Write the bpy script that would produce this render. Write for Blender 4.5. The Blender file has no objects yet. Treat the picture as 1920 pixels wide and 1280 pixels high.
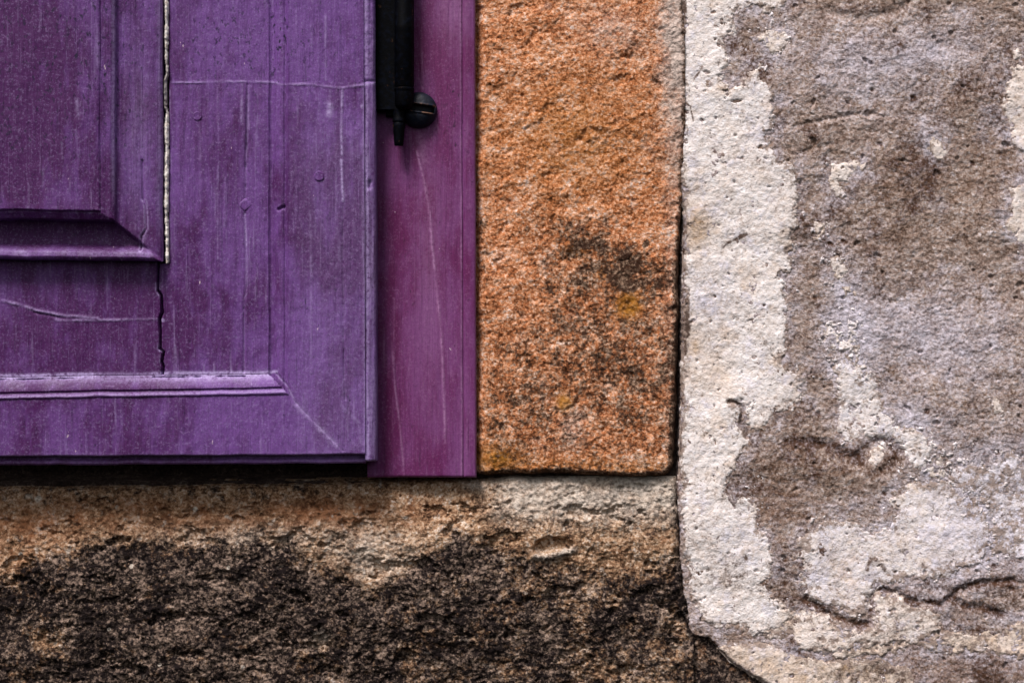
import bpy, math
import numpy as np
from mathutils import Vector

# ------------------------------------------------------------------ constants
S = 0.0003            # metres per photograph pixel on the wall plane
D = 1.25              # camera distance
Z0 = 1.35             # height of the picture centre above the ground
R = math.radians
sc = bpy.context.scene
col = sc.collection

# ------------------------------------------------------------------ camera
cam_d = bpy.data.cameras.new('camera')
cam = bpy.data.objects.new('camera', cam_d)
col.objects.link(cam)
cam.location = (0, -D, Z0)
cam.rotation_euler = (R(90), 0, 0)
cam_d.sensor_width = 36
cam_d.lens = 36 * D / (1920 * S)
cam_d.clip_start = 0.01
cam_d.clip_end = 2000
sc.camera = cam

# ------------------------------------------------------------------ light: soft overcast daylight from above, a little from the left
SUN_EL, SUN_AZ = 60, -32         # elevation, degrees to the right of straight out from the wall
w = bpy.data.worlds.new('World')
sc.world = w
w.use_nodes = True
nt = w.node_tree
nt.nodes.clear()
sky = nt.nodes.new('ShaderNodeTexSky')
sky.sky_type = 'NISHITA'
sky.sun_disc = False
sky.sun_elevation = R(SUN_EL)
sky.sun_rotation = R(180 - SUN_AZ)
sky.air_density = 1.0
sky.dust_density = 4.0
sky.ozone_density = 1.0
hs = nt.nodes.new('ShaderNodeHueSaturation')
hs.inputs['Saturation'].default_value = 0.5      # cloud cover takes most of the blue out
bg = nt.nodes.new('ShaderNodeBackground')
bg.inputs['Strength'].default_value = 0.035
wo = nt.nodes.new('ShaderNodeOutputWorld')
nt.links.new(sky.outputs[0], hs.inputs['Color'])
nt.links.new(hs.outputs[0], bg.inputs['Color'])
nt.links.new(bg.outputs[0], wo.inputs['Surface'])

sd = bpy.data.lights.new('sun', 'SUN')
sd.energy = 1.5
sd.angle = R(18)
sd.color = (1.0, 0.945, 0.965)
sun = bpy.data.objects.new('sun', sd)
col.objects.link(sun)
sdir = Vector((math.sin(R(SUN_AZ)) * math.cos(R(SUN_EL)), -math.cos(R(SUN_AZ)) * math.cos(R(SUN_EL)), math.sin(R(SUN_EL))))
sun.rotation_euler = sdir.to_track_quat('Z', 'Y').to_euler()
sun.location = (0.5, -2, 4)

vs = sc.view_settings
vs.view_transform = 'Standard'
vs.look = 'None'
vs.gamma = 1
vs.use_curve_mapping = False
vs.exposure = 1.55

# ------------------------------------------------------------------ numeric helpers
def pn(x, y, seed):
    """gradient noise, about -1..1"""
    xi = np.floor(x); yi = np.floor(y)
    fx = x - xi; fy = y - yi
    xi = xi.astype(np.int64); yi = yi.astype(np.int64)
    def g(ix, iy, dx, dy):
        h = (ix * 374761393 + iy * 668265263 + seed * 1442695041) & 0xffffffff
        h = ((h ^ (h >> 13)) * 1274126177) & 0xffffffff
        h = ((h ^ (h >> 16)) * 2246822519) & 0xffffffff
        a = (h ^ (h >> 15)).astype(np.float64) * (2 * math.pi / 4294967296.0)
        return np.cos(a) * dx + np.sin(a) * dy
    u = fx * fx * fx * (fx * (fx * 6 - 15) + 10)
    v = fy * fy * fy * (fy * (fy * 6 - 15) + 10)
    a = g(xi, yi, fx, fy); b = g(xi + 1, yi, fx - 1, fy)
    c = g(xi, yi + 1, fx, fy - 1); d = g(xi + 1, yi + 1, fx - 1, fy - 1)
    return 1.5 * ((a + (b - a) * u) + ((c + (d - c) * u) - (a + (b - a) * u)) * v)

def fbm(x, y, size, octaves=4, gain=0.5, seed=1, stretch=1.0):
    """size in photograph pixels; stretch > 1 draws it out along the vertical"""
    s = 0; a = 1.0; n = 0
    for o in range(octaves):
        f = 2.03 ** o / size
        s = s + a * pn(x * f + 17.3 * o, y * f / stretch - 9.1 * o, seed + o * 31)
        n += a; a *= gain
    return s / n * 1.25

def sstep(a, b, x):
    t = np.clip((x - a) / (b - a), 0, 1)
    return t * t * (3 - 2 * t)

def seg_dist(px, py, pts):
    d = np.full(px.shape, 1e9)
    for (x0, y0), (x1, y1) in zip(pts[:-1], pts[1:]):
        dx, dy = x1 - x0, y1 - y0
        t = np.clip(((px - x0) * dx + (py - y0) * dy) / (dx * dx + dy * dy + 1e-9), 0, 1)
        d = np.minimum(d, np.hypot(px - x0 - t * dx, py - y0 - t * dy))
    return d

def sdf(px, py, poly):
    """signed distance in pixels, positive inside"""
    pts = list(poly) + [poly[0]]
    d = seg_dist(px, py, pts)
    ins = np.zeros(px.shape, bool)
    for (x0, y0), (x1, y1) in zip(pts[:-1], pts[1:]):
        c = (y0 > py) != (y1 > py)
        ins ^= c & (px < (x1 - x0) * (py - y0) / ((y1 - y0) if y1 != y0 else 1e-9) + x0)
    return np.where(ins, d, -d)

def blob(px, py, cx, cy, rx, ry, ang=0):
    c, s = math.cos(R(ang)), math.sin(R(ang))
    x = (px - cx) * c + (py - cy) * s
    y = -(px - cx) * s + (py - cy) * c
    return np.exp(-((x / rx) ** 2 + (y / ry) ** 2))

def axis(*segs):
    """axis((a, b, step), ...) -> sorted coordinates that hit every a and b"""
    out = []
    for a, b, st in segs:
        out.append(np.linspace(a, b, max(2, int(round(abs(b - a) / st)) + 1)))
    return np.unique(np.round(np.concatenate(out), 4))

def rnd(d, r):
    """drop (px) of a rounded arris of radius r at distance d from the edge"""
    t = np.clip(1 - d / r, 0, 1)
    return r * (1 - np.sqrt(np.maximum(0, 1 - t * t)))

MM = S * 1000     # one px in mm

# ------------------------------------------------------------------ object helpers
def empty(name, px, py, h, label, cat, group=None):
    o = bpy.data.objects.new(name, None)
    o.empty_display_size = 0.02
    o.location = ((px - 960) * S, -h / 1000, Z0 + (640 - py) * S)
    col.objects.link(o)
    o['label'] = label
    o['category'] = cat
    o['kind'] = 'thing'
    if group: o['group'] = group
    return o

def world_loc(o):
    p = Vector(o.location)
    while o.parent:
        o = o.parent
        p = p + Vector(o.location)
    return p

def link(name, me, mat, parent=None, label=None, kind=None):
    o = bpy.data.objects.new(name, me)
    col.objects.link(o)
    if mat: me.materials.append(mat)
    if parent: o.parent = parent
    if label: o['label'] = label
    if kind: o['kind'] = kind
    return o

def to_xyz(px, py, h, k):
    return np.stack([(px - 960) * S * k, -h / 1000.0, Z0 + (640 - py) * S * k], -1)

def field(name, PX, PY, H, keep, mat, parent, k=1.0, back=-5.0, mask=None, label=None, kind=None, skirt=True):
    """a relief surface: PX, PY (px), H (mm towards the viewer); keep marks the quads that exist; its rim runs back to depth back"""
    m, n = PX.shape
    if keep is None: keep = np.ones((m - 1, n - 1), bool)
    idx = np.arange(m * n).reshape(m, n)
    q = np.stack([idx[:-1, :-1], idx[1:, :-1], idx[1:, 1:], idx[:-1, 1:]], -1)[keep]
    used = np.zeros(m * n, bool); used[q.ravel()] = True
    remap = np.cumsum(used) - 1
    V = to_xyz(PX, PY, H, k).reshape(-1, 3)
    verts = V[used]
    faces = remap[q]
    mk = mask.reshape(-1, 4)[used] if mask is not None else None
    nsm = len(faces)
    if skirt:
        kp = np.pad(keep, 1)
        E = []
        def add(cond, a, b):
            E.append(np.stack([a[cond], b[cond]], -1))
        add(keep & ~kp[:-2, 1:-1], idx[:-1, 1:], idx[:-1, :-1])      # rim above
        add(keep & ~kp[2:, 1:-1], idx[1:, :-1], idx[1:, 1:])         # below
        add(keep & ~kp[1:-1, :-2], idx[:-1, :-1], idx[1:, :-1])      # left
        add(keep & ~kp[1:-1, 2:], idx[1:, 1:], idx[:-1, 1:])         # right
        E = np.concatenate(E)
        bu = np.zeros(m * n, bool); bu[E.ravel()] = True
        brem = np.cumsum(bu) - 1
        nb = int(bu.sum())
        Vt = V[bu]
        Vb = Vt.copy(); Vb[:, 1] = -back / 1000.0
        n0 = len(verts)
        verts = np.concatenate([verts, Vt, Vb])
        a = brem[E[:, 0]] + n0; b = brem[E[:, 1]] + n0
        faces = np.concatenate([faces, np.stack([b, a, a + nb, b + nb], -1)])
        if mk is not None:
            mb = mask.reshape(-1, 4)[bu]
            mk = np.concatenate([mk, mb, mb])
    if parent is not None:
        verts = verts - np.array(world_loc(parent))
    me = bpy.data.meshes.new(name)
    me.vertices.add(len(verts)); me.vertices.foreach_set('co', verts.astype(np.float32).ravel())
    me.loops.add(faces.size); me.loops.foreach_set('vertex_index', faces.astype(np.int32).ravel())
    me.polygons.add(len(faces))
    me.polygons.foreach_set('loop_start', np.arange(0, faces.size, 4, dtype=np.int32))
    me.polygons.foreach_set('use_smooth', np.ones(len(faces), bool))
    me.update(calc_edges=True)
    if mk is not None:
        at = me.attributes.new('mask', 'FLOAT_COLOR', 'POINT')
        at.data.foreach_set('color', mk.astype(np.float32).ravel())
    return link(name, me, mat, parent, label, kind)

def mesh(name, verts, faces, mat, parent, smooth=True, label=None):
    off = world_loc(parent) if parent else Vector((0, 0, 0))
    me = bpy.data.meshes.new(name)
    me.from_pydata([tuple(Vector(v) - off) for v in verts], [], faces)
    if smooth: me.polygons.foreach_set('use_smooth', [True] * len(me.polygons))
    me.update()
    return link(name, me, mat, parent, label)

def masks(*ch):
    ch = list(ch)
    z = np.zeros(ch[0].shape)
    while len(ch) < 4: ch.append(z)
    return np.clip(np.stack(ch, -1), 0, 1)

# ------------------------------------------------------------------ material helpers
def lin(r, g, b):
    f = lambda c: c / 255 / 12.92 if c <= 10 else ((c / 255 + 0.055) / 1.055) ** 2.4
    return (f(r), f(g), f(b), 1)

class Mat:
    def __init__(self, name):
        self.m = bpy.data.materials.new(name)
        self.m.use_nodes = True
        self.t = self.m.node_tree
        self.b = self.t.nodes['Principled BSDF']
        self.co = self.t.nodes.new('ShaderNodeNewGeometry').outputs['Position']
        a = self.t.nodes.new('ShaderNodeAttribute'); a.attribute_name = 'mask'
        s = self.t.nodes.new('ShaderNodeSeparateColor')
        self.t.links.new(a.outputs['Color'], s.inputs[0])
        self.r, self.g, self.bl, self.a = s.outputs[0], s.outputs[1], s.outputs[2], a.outputs['Alpha']
    def put(self, sock, v):
        if isinstance(v, (int, float)): sock.default_value = v
        elif isinstance(v, tuple): sock.default_value = v
        else: self.t.links.new(v, sock)
    def coords(self, sx=1, sy=1, sz=1, rot=0, off=0):
        n = self.t.nodes.new('ShaderNodeMapping')
        n.inputs['Scale'].default_value = (sx, sy, sz)
        n.inputs['Rotation'].default_value = (0, R(rot), 0)
        n.inputs['Location'].default_value = (off, off * .7, off * 1.3)
        self.t.links.new(self.co, n.inputs[0])
        return n.outputs[0]
    def noise(self, px, detail=3, rough=0.5, co=None, dist=0):
        n = self.t.nodes.new('ShaderNodeTexNoise')
        n.inputs['Scale'].default_value = 1 / (px * S)
        n.inputs['Detail'].default_value = detail
        n.inputs['Roughness'].default_value = rough
        n.inputs['Distortion'].default_value = dist
        self.t.links.new(co or self.co, n.inputs['Vector'])
        return n.outputs[0]
    def cells(self, px, co=None):
        n = self.t.nodes.new('ShaderNodeTexVoronoi')
        n.inputs['Scale'].default_value = 1 / (px * S)
        self.t.links.new(co or self.co, n.inputs['Vector'])
        s = self.t.nodes.new('ShaderNodeSeparateColor')
        self.t.links.new(n.outputs['Color'], s.inputs[0])
        return s.outputs[0], n.outputs['Distance'], s.outputs[1]
    def math(self, op, a, b=0.0, c=None, clamp=False):
        n = self.t.nodes.new('ShaderNodeMath'); n.operation = op; n.use_clamp = clamp
        self.put(n.inputs[0], a); self.put(n.inputs[1], b)
        if c is not None: self.put(n.inputs[2], c)
        return n.outputs[0]
    def rng(self, v, a, b, c=0.0, d=1.0, smooth=True):
        n = self.t.nodes.new('ShaderNodeMapRange')
        n.interpolation_type = 'SMOOTHSTEP' if smooth else 'LINEAR'
        self.put(n.inputs['Value'], v)
        for k, x in zip(('From Min', 'From Max', 'To Min', 'To Max'), (a, b, c, d)): n.inputs[k].default_value = x
        return n.outputs[0]
    def mix(self, f, a, b, mode='MIX'):
        n = self.t.nodes.new('ShaderNodeMix'); n.data_type = 'RGBA'; n.blend_type = mode
        self.put(n.inputs['Factor'], f)
        self.put(n.inputs[6], a); self.put(n.inputs[7], b)
        return n.outputs[2]
    def ramp(self, v, stops):
        n = self.t.nodes.new('ShaderNodeValToRGB')
        e = n.color_ramp.elements
        while len(e) < len(stops): e.new(0.5)
        for x, (p, c) in zip(e, stops): x.position = p; x.color = c
        self.t.links.new(v, n.inputs[0])
        return n.outputs[0]
    def bump(self, h, dist_mm, strength=1.0):
        n = self.t.nodes.new('ShaderNodeBump')
        n.inputs['Distance'].default_value = dist_mm / 1000
        n.inputs['Strength'].default_value = strength
        self.t.links.new(h, n.inputs['Height'])
        self.t.links.new(n.outputs[0], self.b.inputs['Normal'])
    def done(self, color, rough=0.9, spec=0.2):
        self.put(self.b.inputs['Base Color'], color)
        self.put(self.b.inputs['Roughness'], rough)
        self.put(self.b.inputs['Specular IOR Level'], spec)
        return self.m

def paint(name, faded, rich, pale, deep):
    """old weathered shutter paint: mask r = richer unfaded paint plus painted shade, g = rubbed pale plus painted light, b = grime"""
    m = Mat(name)
    vert = m.coords(1, 1, 0.24)
    big = m.noise(150, 4, 0.6, m.coords(1, 1, 0.55, off=.2), 0.6)
    st = m.noise(22, 5, 0.62, vert)
    f = m.math('ADD', m.math('MULTIPLY', big, 1.1), m.math('MULTIPLY', st, 0.7))
    f = m.math('ADD', m.rng(f, 0.72, 1.12), m.math('SUBTRACT', m.math('MULTIPLY', m.r, 0.95), 0.1), clamp=True)
    c = m.mix(f, faded, rich)
    # hair-fine streaks of rubbed paint
    hair = m.noise(7, 4, 0.7, m.coords(1, 1, 0.05, off=.5))
    c = m.mix(m.math('MULTIPLY', m.rng(hair, 0.56, 0.78), 0.38), c, pale)
    fine = m.noise(3.2, 3, 0.75)
    c = m.mix(m.rng(fine, 0.35, 0.7, 0.0, 0.30), c, deep)
    c = m.mix(m.math('MULTIPLY', m.rng(m.noise(5, 3, .8, off_(m, .9)), 0.5, 0.68), 0.22), c, pale)
    gl = m.noise(4.5, 3, 0.6, m.coords(1, 1, 0.03, off=.7))
    c = m.mix(m.math('MULTIPLY', m.rng(gl, 0.60, 0.72), 0.35), c, deep)
    chip = m.noise(15, 2, 0.5, m.coords(1.6, 1, 0.8, rot=-20, off=1.1))
    c = m.mix(m.rng(chip, 0.775, 0.79, 0, 0.75), c, lin(205, 180, 190))
    # dark specks, thickest where the mask says
    sp = m.noise(9, 3, 0.62, m.coords(1.25, 1, 0.75, rot=24, off=.31))
    gr = m.math('ADD', m.rng(sp, 0.68, 0.76, 0, 0.6), m.math('MULTIPLY', m.math('MULTIPLY', m.bl, 1.5), m.rng(sp, 0.57, 0.66)), clamp=True)
    c = m.mix(gr, c, deep)
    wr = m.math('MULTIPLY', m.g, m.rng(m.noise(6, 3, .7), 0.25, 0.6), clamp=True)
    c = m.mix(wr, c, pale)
    hgt = m.math('ADD', m.math('MULTIPLY', fine, 0.5), m.math('ADD', m.math('MULTIPLY', st, 1.0), m.math('ADD', m.math('MULTIPLY', hair, 1.1), m.math('MULTIPLY', gl, -0.8))))
    m.bump(hgt, 0.45, 0.85)
    rg = m.rng(m.noise(40, 3), 0.3, 0.7, 0.5, 0.68)
    return m.done(c, rg, 0.35)

def off_(m, o): return m.coords(1, 1, 1, off=o)

def stone(name, stops, grain, dark, warm, pale, spread=1.0, micro=0.5, pits=0.35, thin=None):
    """grainy stone; mask r = dark crust plus painted shade, g = rusty or ochre stain, b = pale weathering"""
    m = Mat(name)
    v1, d1, v2 = m.cells(grain)
    v3, d3, v4 = m.cells(grain * 0.5, off_(m, .4))
    fine = m.noise(grain * 0.9, 4, 0.75)
    mid = m.noise(grain * 7, 4, 0.6, off_(m, .2))
    f = m.math('ADD', m.math('MULTIPLY', m.math('SUBTRACT', v1, 0.5), 0.26 * spread), m.math('MULTIPLY', m.math('SUBTRACT', v3, 0.5), 0.22 * spread))
    f = m.math('ADD', f, m.math('MULTIPLY', m.math('SUBTRACT', fine, 0.5), 1.25 * spread))
    f = m.math('ADD', f, m.math('MULTIPLY', m.math('SUBTRACT', mid, 0.5), 0.8 * spread))
    f = m.math('ADD', f, 0.5, clamp=True)
    c = m.ramp(f, stops)
    nb = m.math('SUBTRACT', m.noise(26, 5, 0.7, off_(m, .6)), 0.5)
    g = m.math('ADD', m.g, m.math('MULTIPLY', m.math('MULTIPLY', nb, m.g), 2.4), clamp=True)
    c = m.mix(m.math('MULTIPLY', g, 0.85), c, m.mix(f, m.mix(0.55, warm, dark), warm))
    p = m.math('ADD', m.bl, m.math('MULTIPLY', m.math('ADD', m.math('SUBTRACT', fine, 0.5), nb), m.math('MULTIPLY', m.rng(m.bl, 0, .3), 1.4)), clamp=True)
    c = m.mix(p, c, m.mix(m.rng(f, .15, .75), m.mix(0.5, pale, dark), pale))
    fr = m.math('SUBTRACT', m.noise(grain * 1.4, 4, .75, off_(m, .8)), 0.5)
    r = m.math('ADD', m.r, m.math('MULTIPLY', m.math('ADD', fr, m.math('MULTIPLY', nb, .8)), m.math('MULTIPLY', m.rng(m.r, 0, .35), 2.2)), clamp=True)
    c = m.mix(m.rng(r, 0.15, 0.85), c, m.mix(m.rng(f, .40, 1.0), dark, m.mix(0.36, m.mix(0.5, dark, warm), pale)))
    if thin:      # mask alpha = worn so thin that the coat underneath shows between the grains
        tn = m.math('ADD', m.a, m.math('MULTIPLY', m.math('ADD', fr, m.math('MULTIPLY', nb, .7)), m.math('MULTIPLY', m.rng(m.a, 0, .3), 2.6)), clamp=True)
        c = m.mix(m.rng(tn, 0.3, 0.75, 0, .9), c, m.mix(f, m.mix(.45, thin, dark), thin))
    pt = m.noise(grain * 1.15, 2, .5, off_(m, 1.3))
    c = m.mix(m.math('MULTIPLY', m.rng(pt, 0.66, 0.74), pits * 2, clamp=True), c, m.mix(0.12, dark, pale))
    m.bump(m.math('ADD', m.math('MULTIPLY', fine, 1.0), m.math('MULTIPLY', d3, 0.5)), micro, 0.8)
    return m.done(c, 0.92, 0.15)

M = {}
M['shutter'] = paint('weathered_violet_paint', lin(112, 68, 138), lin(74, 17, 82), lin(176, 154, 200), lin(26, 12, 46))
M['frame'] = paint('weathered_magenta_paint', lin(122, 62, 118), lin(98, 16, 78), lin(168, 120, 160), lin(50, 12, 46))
M['orange'] = stone('orange_granite', [(0.0, lin(44, 26, 18)), (0.18, lin(112, 66, 40)), (0.32, lin(166, 98, 58)), (0.48, lin(196, 130, 87)), (0.66, lin(216, 162, 126)), (0.82, lin(228, 192, 168)), (1.0, lin(238, 224, 216))],
                    6, lin(62, 40, 28), lin(178, 118, 18), lin(212, 192, 178), 1.12, 0.5)
M['sill'] = stone('dark_lichened_granite', [(0.0, lin(24, 14, 12)), (0.25, lin(82, 58, 42)), (0.45, lin(142, 108, 80)), (0.62, lin(176, 144, 114)), (0.82, lin(204, 184, 164)), (1.0, lin(236, 228, 220))],
                  7, lin(24, 16, 15), lin(160, 104, 68), lin(206, 192, 176), 1.05, 0.7)
M['render'] = stone('grey_brown_render', [(0.0, lin(52, 36, 30)), (0.2, lin(106, 84, 70)), (0.38, lin(142, 119, 104)), (0.58, lin(166, 146, 133)), (0.8, lin(196, 181, 173)), (1.0, lin(232, 228, 234))],
                    6, lin(78, 54, 40), lin(126, 88, 62), lin(212, 204, 212), 1.05, 0.5)
M['lime'] = stone('old_limewash', [(0.0, lin(92, 74, 64)), (0.14, lin(170, 152, 140)), (0.29, lin(216, 202, 192)), (0.48, lin(236, 225, 217)), (0.72, lin(244, 236, 231)), (1.0, lin(250, 247, 246))],
                  7, lin(92, 74, 64), lin(226, 182, 128), lin(228, 222, 232), 0.95, 0.42, 0.4, lin(166, 146, 133))
M['mortar'] = stone('dark_mortar', [(0.0, lin(18, 12, 12)), (0.4, lin(52, 40, 36)), (0.7, lin(80, 66, 60)), (1.0, lin(130, 116, 108))],
                    7, lin(18, 14, 14), lin(90, 60, 36), lin(150, 140, 130))

def wood_mat():
    m = Mat('bare_wood_and_putty')
    n = m.noise(9, 4, .7)
    c = m.ramp(n, [(0.26, lin(120, 96, 78)), (0.38, lin(206, 190, 174)), (0.5, lin(238, 230, 220)), (0.8, lin(246, 242, 236))])
    c = m.mix(m.math('MULTIPLY', m.r, .9, clamp=True), c, lin(66, 36, 70))
    m.bump(n, .4)
    return m.done(c, .8, .2)
M['putty'] = wood_mat()

def iron_mat(name, a, b, spec, rust):
    m = Mat(name)
    n = m.noise(9, 4, .7)
    c = m.mix(m.rng(n, .45, .7), a, b)
    c = m.mix(m.rng(m.noise(14, 4, .7, off_(m, .5)), .62, .72, 0, .7), c, lin(78, 52, 36))
    m.bump(n, .25, .7)
    c = m.mix(m.math('MULTIPLY', m.r, rust), c, lin(120, 84, 62))
    return m.done(c, .55, spec)
M['iron'] = iron_mat('black_painted_iron', lin(2, 2, 4), lin(7, 11, 22), .06, .0)
M['bolt'] = iron_mat('blue_black_worn_iron', lin(10, 15, 28), lin(20, 28, 46), .3, .8)

def dark_wood():
    m = Mat('dark_backing_wood')
    c = m.mix(m.noise(30, 3, .6), lin(26, 16, 22), lin(50, 30, 44))
    return m.done(c, .85, .1)
M['back'] = dark_wood()

# ================================================================== THE WALL
wall = empty('stone_wall', 1100, 1400, -20, 'old wall of rough stone blocks and peeling limewash around the purple shutter', 'wall')

def relief(px, py, seed, amps):
    h = 0
    for i, (size, a, o) in enumerate(amps):
        h = h + a * fbm(px, py, size, o, .5, seed + 7 * i)
    return h

def wob(px, py, seed, amps):
    return relief(px, py, seed, amps), relief(px, py, seed + 500, amps)

# ---- mortar bed behind everything (seen in the joints)
gx = axis((-420, 2340, 9)); gy = axis((-380, 1660, 9))
PX, PY = np.meshgrid(gx, gy)
Hm = -9 + relief(PX, PY, 3, [(60, 1.2, 3)])
Hm = np.where((PX < 880) & (PY < 900), -42, Hm)
z = np.zeros(PX.shape)
field('mortar_bed', PX, PY, Hm, None, M['mortar'], wall, back=-60, mask=masks(z + .15))

# ---- orange jamb block
gx = axis((868, 893, 3), (893, 1284, 1.65)); gy = axis((-380, -20, 6), (-20, 904, 1.65))
PX, PY = np.meshgrid(gx, gy)
ex = np.interp(PY, [-380, 0, 60, 110, 200, 370, 480, 640, 760, 870, 904], [1277, 1280, 1284, 1287, 1285, 1279, 1271, 1269, 1265, 1260, 1256])
wx, wy = wob(PX, PY, 11, [(70, 5, 3), (18, 2.2, 2)])
dr = ex - PX + wx * .55
db = 888 - PY + wy * .55 + 3 * np.sin(PX / 60)
# rounded lower right corner
rr = 26.0
cd = np.where((dr < rr) & (db < rr), rr - np.hypot(rr - dr, rr - db), np.minimum(dr, db))
H = 2.2 + relief(PX, PY, 21, [(260, 1.3, 2), (90, .9, 3), (34, .5, 3), (12, .40, 3), (5.5, .34, 2)])
chip = fbm(PX, PY, 46, 4, .55, 61)
H -= .9 * sstep(.25, .6, chip)                                   # flaked hollows
H += .6 * sstep(.1, .5, fbm(PX, PY * 1.4 + PX * .35, 70, 4, .55, 65))
# ragged arris along the window frame
dl = PX - 896 - 10 * np.clip(fbm(PX * 0 + 3, PY, 60, 4, .6, 71), -1, 1)
H -= 4.0 * np.clip(1 - dl / 14, 0, 1.3) ** 1.2
H -= rnd(np.maximum(cd, 0), 9) * MM * np.where(PY < 360, .7, 1.2)
H = np.where(cd < 0, H + cd * 1.6, H)
lich_shade = .34 * blob(PX, PY, 1150, 500, 130, 80, 20) + .85 * blob(PX, PY, 1176, 520, 62, 52, 30) + .6 * blob(PX, PY, 1080, 450, 120, 56, 20) + .45 * blob(PX, PY, 1060, 530, 50, 40) + .42 * blob(PX, PY, 1160, 690, 130, 70) + .35 * blob(PX, PY, 1210, 800, 60, 70) + .3 * blob(PX, PY, 1000, 780, 90, 70) + .5 * blob(PX, PY, 906, 420, 14, 100) + .35 * blob(PX, PY, 1100, 620, 120, 40)  # stains, plus the shaded strip along the frame painted dark
dirt_shade = lich_shade * (.8 + .9 * fbm(PX, PY, 34, 5, .66, 83)) + .34 * sstep(430, 680, PY) * (.9 + .8 * fbm(PX, PY, 70, 5, .62, 85)) + .05 + .75 * sstep(14, 2, cd)
och = 1.5 * blob(PX, PY, 1178, 572, 22, 26, 20) + 1.4 * blob(PX, PY, 1058, 755, 14, 16) + .5 * blob(PX, PY, 1080, 470, 22, 12) + .55 * blob(PX, PY, 1130, 510, 14, 14)
och += .8 * blob(PX, PY, 925, 855, 45, 26) + .35 * sstep(840, 880, PY) + .35 * blob(PX, PY, 1080, 260, 150, 120)
pale = .75 * sstep(1215, 1262, PX + 22 * fbm(PX, PY, 40, 3, .5, 77)) * sstep(420, 60, PY) + .35 * blob(PX, PY, 1150, 60, 70, 40, 20) + .5 * blob(PX, PY, 1075, 800, 22, 34) + .3 * sstep(1235, 1265, PX)
pale += .18 * sstep(.25, .6, fbm(PX, PY, 50, 4, .6, 79))
dirt_shade += .16 * sstep(.2, .6, fbm(PX, PY, 90, 5, .6, 81))
dirt_shade += 1.8 * sstep(.4, .8, blob(PX, PY, 1211, 457, 7, 11, 25)) + .7 * blob(PX, PY, 1228, 150, 14, 8)
dirt_shade = dirt_shade * (1 - .8 * np.clip(1.2 * blob(PX, PY, 1178, 572, 22, 26, 20) + 1.2 * blob(PX, PY, 1058, 755, 14, 16), 0, 1))
kq = cd[:-1, :-1] > -6
field('jamb_stone', PX, PY, H, kq, M['orange'], wall, back=-14, mask=masks(dirt_shade * .8, och, pale),
      label='rough orange granite block beside the purple window frame')

# ---- dark sill block
gx = axis((-420, -20, 6), (-20, 1300, 1.7)); gy = axis((893, 1300, 1.7), (1300, 1660, 6))
PX, PY = np.meshgrid(gx, gy)
wx, wy = wob(PX, PY, 31, [(120, 6, 3), (22, 2.5, 3)])
dt = PY - np.interp(PX, [-400, 0, 300, 600, 880, 960, 1100, 1240, 1300], [914, 914, 912, 908, 900, 895, 893, 890, 892]) + wy * .5
ex = np.interp(PY, [890, 1000, 1100, 1200, 1400], [1268, 1272, 1282, 1306, 1320])
dr = ex - PX + wx * .7 + sstep(980, 1080, PY) * 5 * fbm(PX, PY, 40, 5, .65, 35)
cd = np.minimum(dt, dr)
H = 1.0 + relief(PX, PY * 1.08, 41, [(300, 2.6, 2), (110, 2.0, 3), (40, 1.3, 3), (15, .85, 3), (7, .5, 2)])
H += np.interp(PY, [895, 960, 1020, 1100, 1300], [-4.2, -.8, 1.8, 2.0, -1.5]) * np.where(PX < 900, 1, .75)
ledge = fbm(PX * .8, PY * 1.3, 64, 5, .62, 43)
H -= 2.4 * sstep(.18, .42, ledge)
H -= 3.0 * sstep(0, 1, sdf(PX + wx, PY + wy, [(1003, 1010), (1030, 1000), (1065, 1004), (1085, 1018), (1072, 1034), (1040, 1036), (1010, 1044), (995, 1030)]) / 9)
H += 2.0 * np.exp(-(seg_dist(PX, PY, [(1002, 1042), (1030, 1044), (1076, 1030)]) / 7) ** 2)
H -= rnd(np.maximum(cd, 0), 16) * MM * 1.0
H = np.where(cd < 0, H + cd * 1.4, H)
edge = np.interp(PX, [-400, 0, 70, 140, 170, 330, 420, 500, 560, 640, 700, 760, 840, 900, 960, 1030, 1120, 1210, 1280], [1120, 1085, 1050, 1030, 1012, 1016, 1018, 1000, 1030, 1070, 1092, 1060, 1010, 1006, 1025, 1046, 1060, 1066, 1060])
nn = 26 * fbm(PX, PY, 60, 5, .6, 47)
pat = .9 * fbm(PX, PY, 120, 6, .6, 49) + .5 * fbm(PX, PY, 300, 3, .5, 48)
lvl = np.interp(PX, [-400, 0, 250, 480, 620, 760, 900, 1060, 1270], [1.0, 1.0, .98, .94, .78, .80, .90, .76, .72])
dk = sstep(-34, 44, PY - edge + nn) * np.clip(lvl + .7 * pat, 0, 1.15)
dk += .22 * sstep(.05, .5, fbm(PX, PY, 150, 5, .6, 58)) * sstep(0, 60, PY - edge)
dk += .3 * sstep(-120, 0, PY - edge) * sstep(.1, .5, fbm(PX, PY, 44, 5, .65, 50))
dk -= .55 * (blob(PX, PY, 705, 1055, 55, 34) + blob(PX, PY, 85, 1205, 42, 26, 35) + blob(PX, PY, 615, 1195, 38, 26) + .8 * blob(PX, PY, 870, 1200, 26, 16) + .5 * blob(PX, PY, 1100, 1110, 90, 40) + .5 * blob(PX, PY, 480, 1262, 60, 14) + .5 * blob(PX, PY, 900, 1255, 90, 20) + .6 * blob(PX, PY, 1090, 1180, 20, 12))
dk += .55 * sstep(20, 0, dr) + .5 * sstep(70, 14, PY - 905) * sstep(900, 560, PX) * (.6 + fbm(PX, PY, 24, 4, .6, 52)) + .3 * blob(PX, PY, 1190, 990, 80, 50) + .25 * blob(PX, PY, 1000, 960, 60, 20)  # dark joint edge; the shutter's shade is painted along the top
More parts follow.
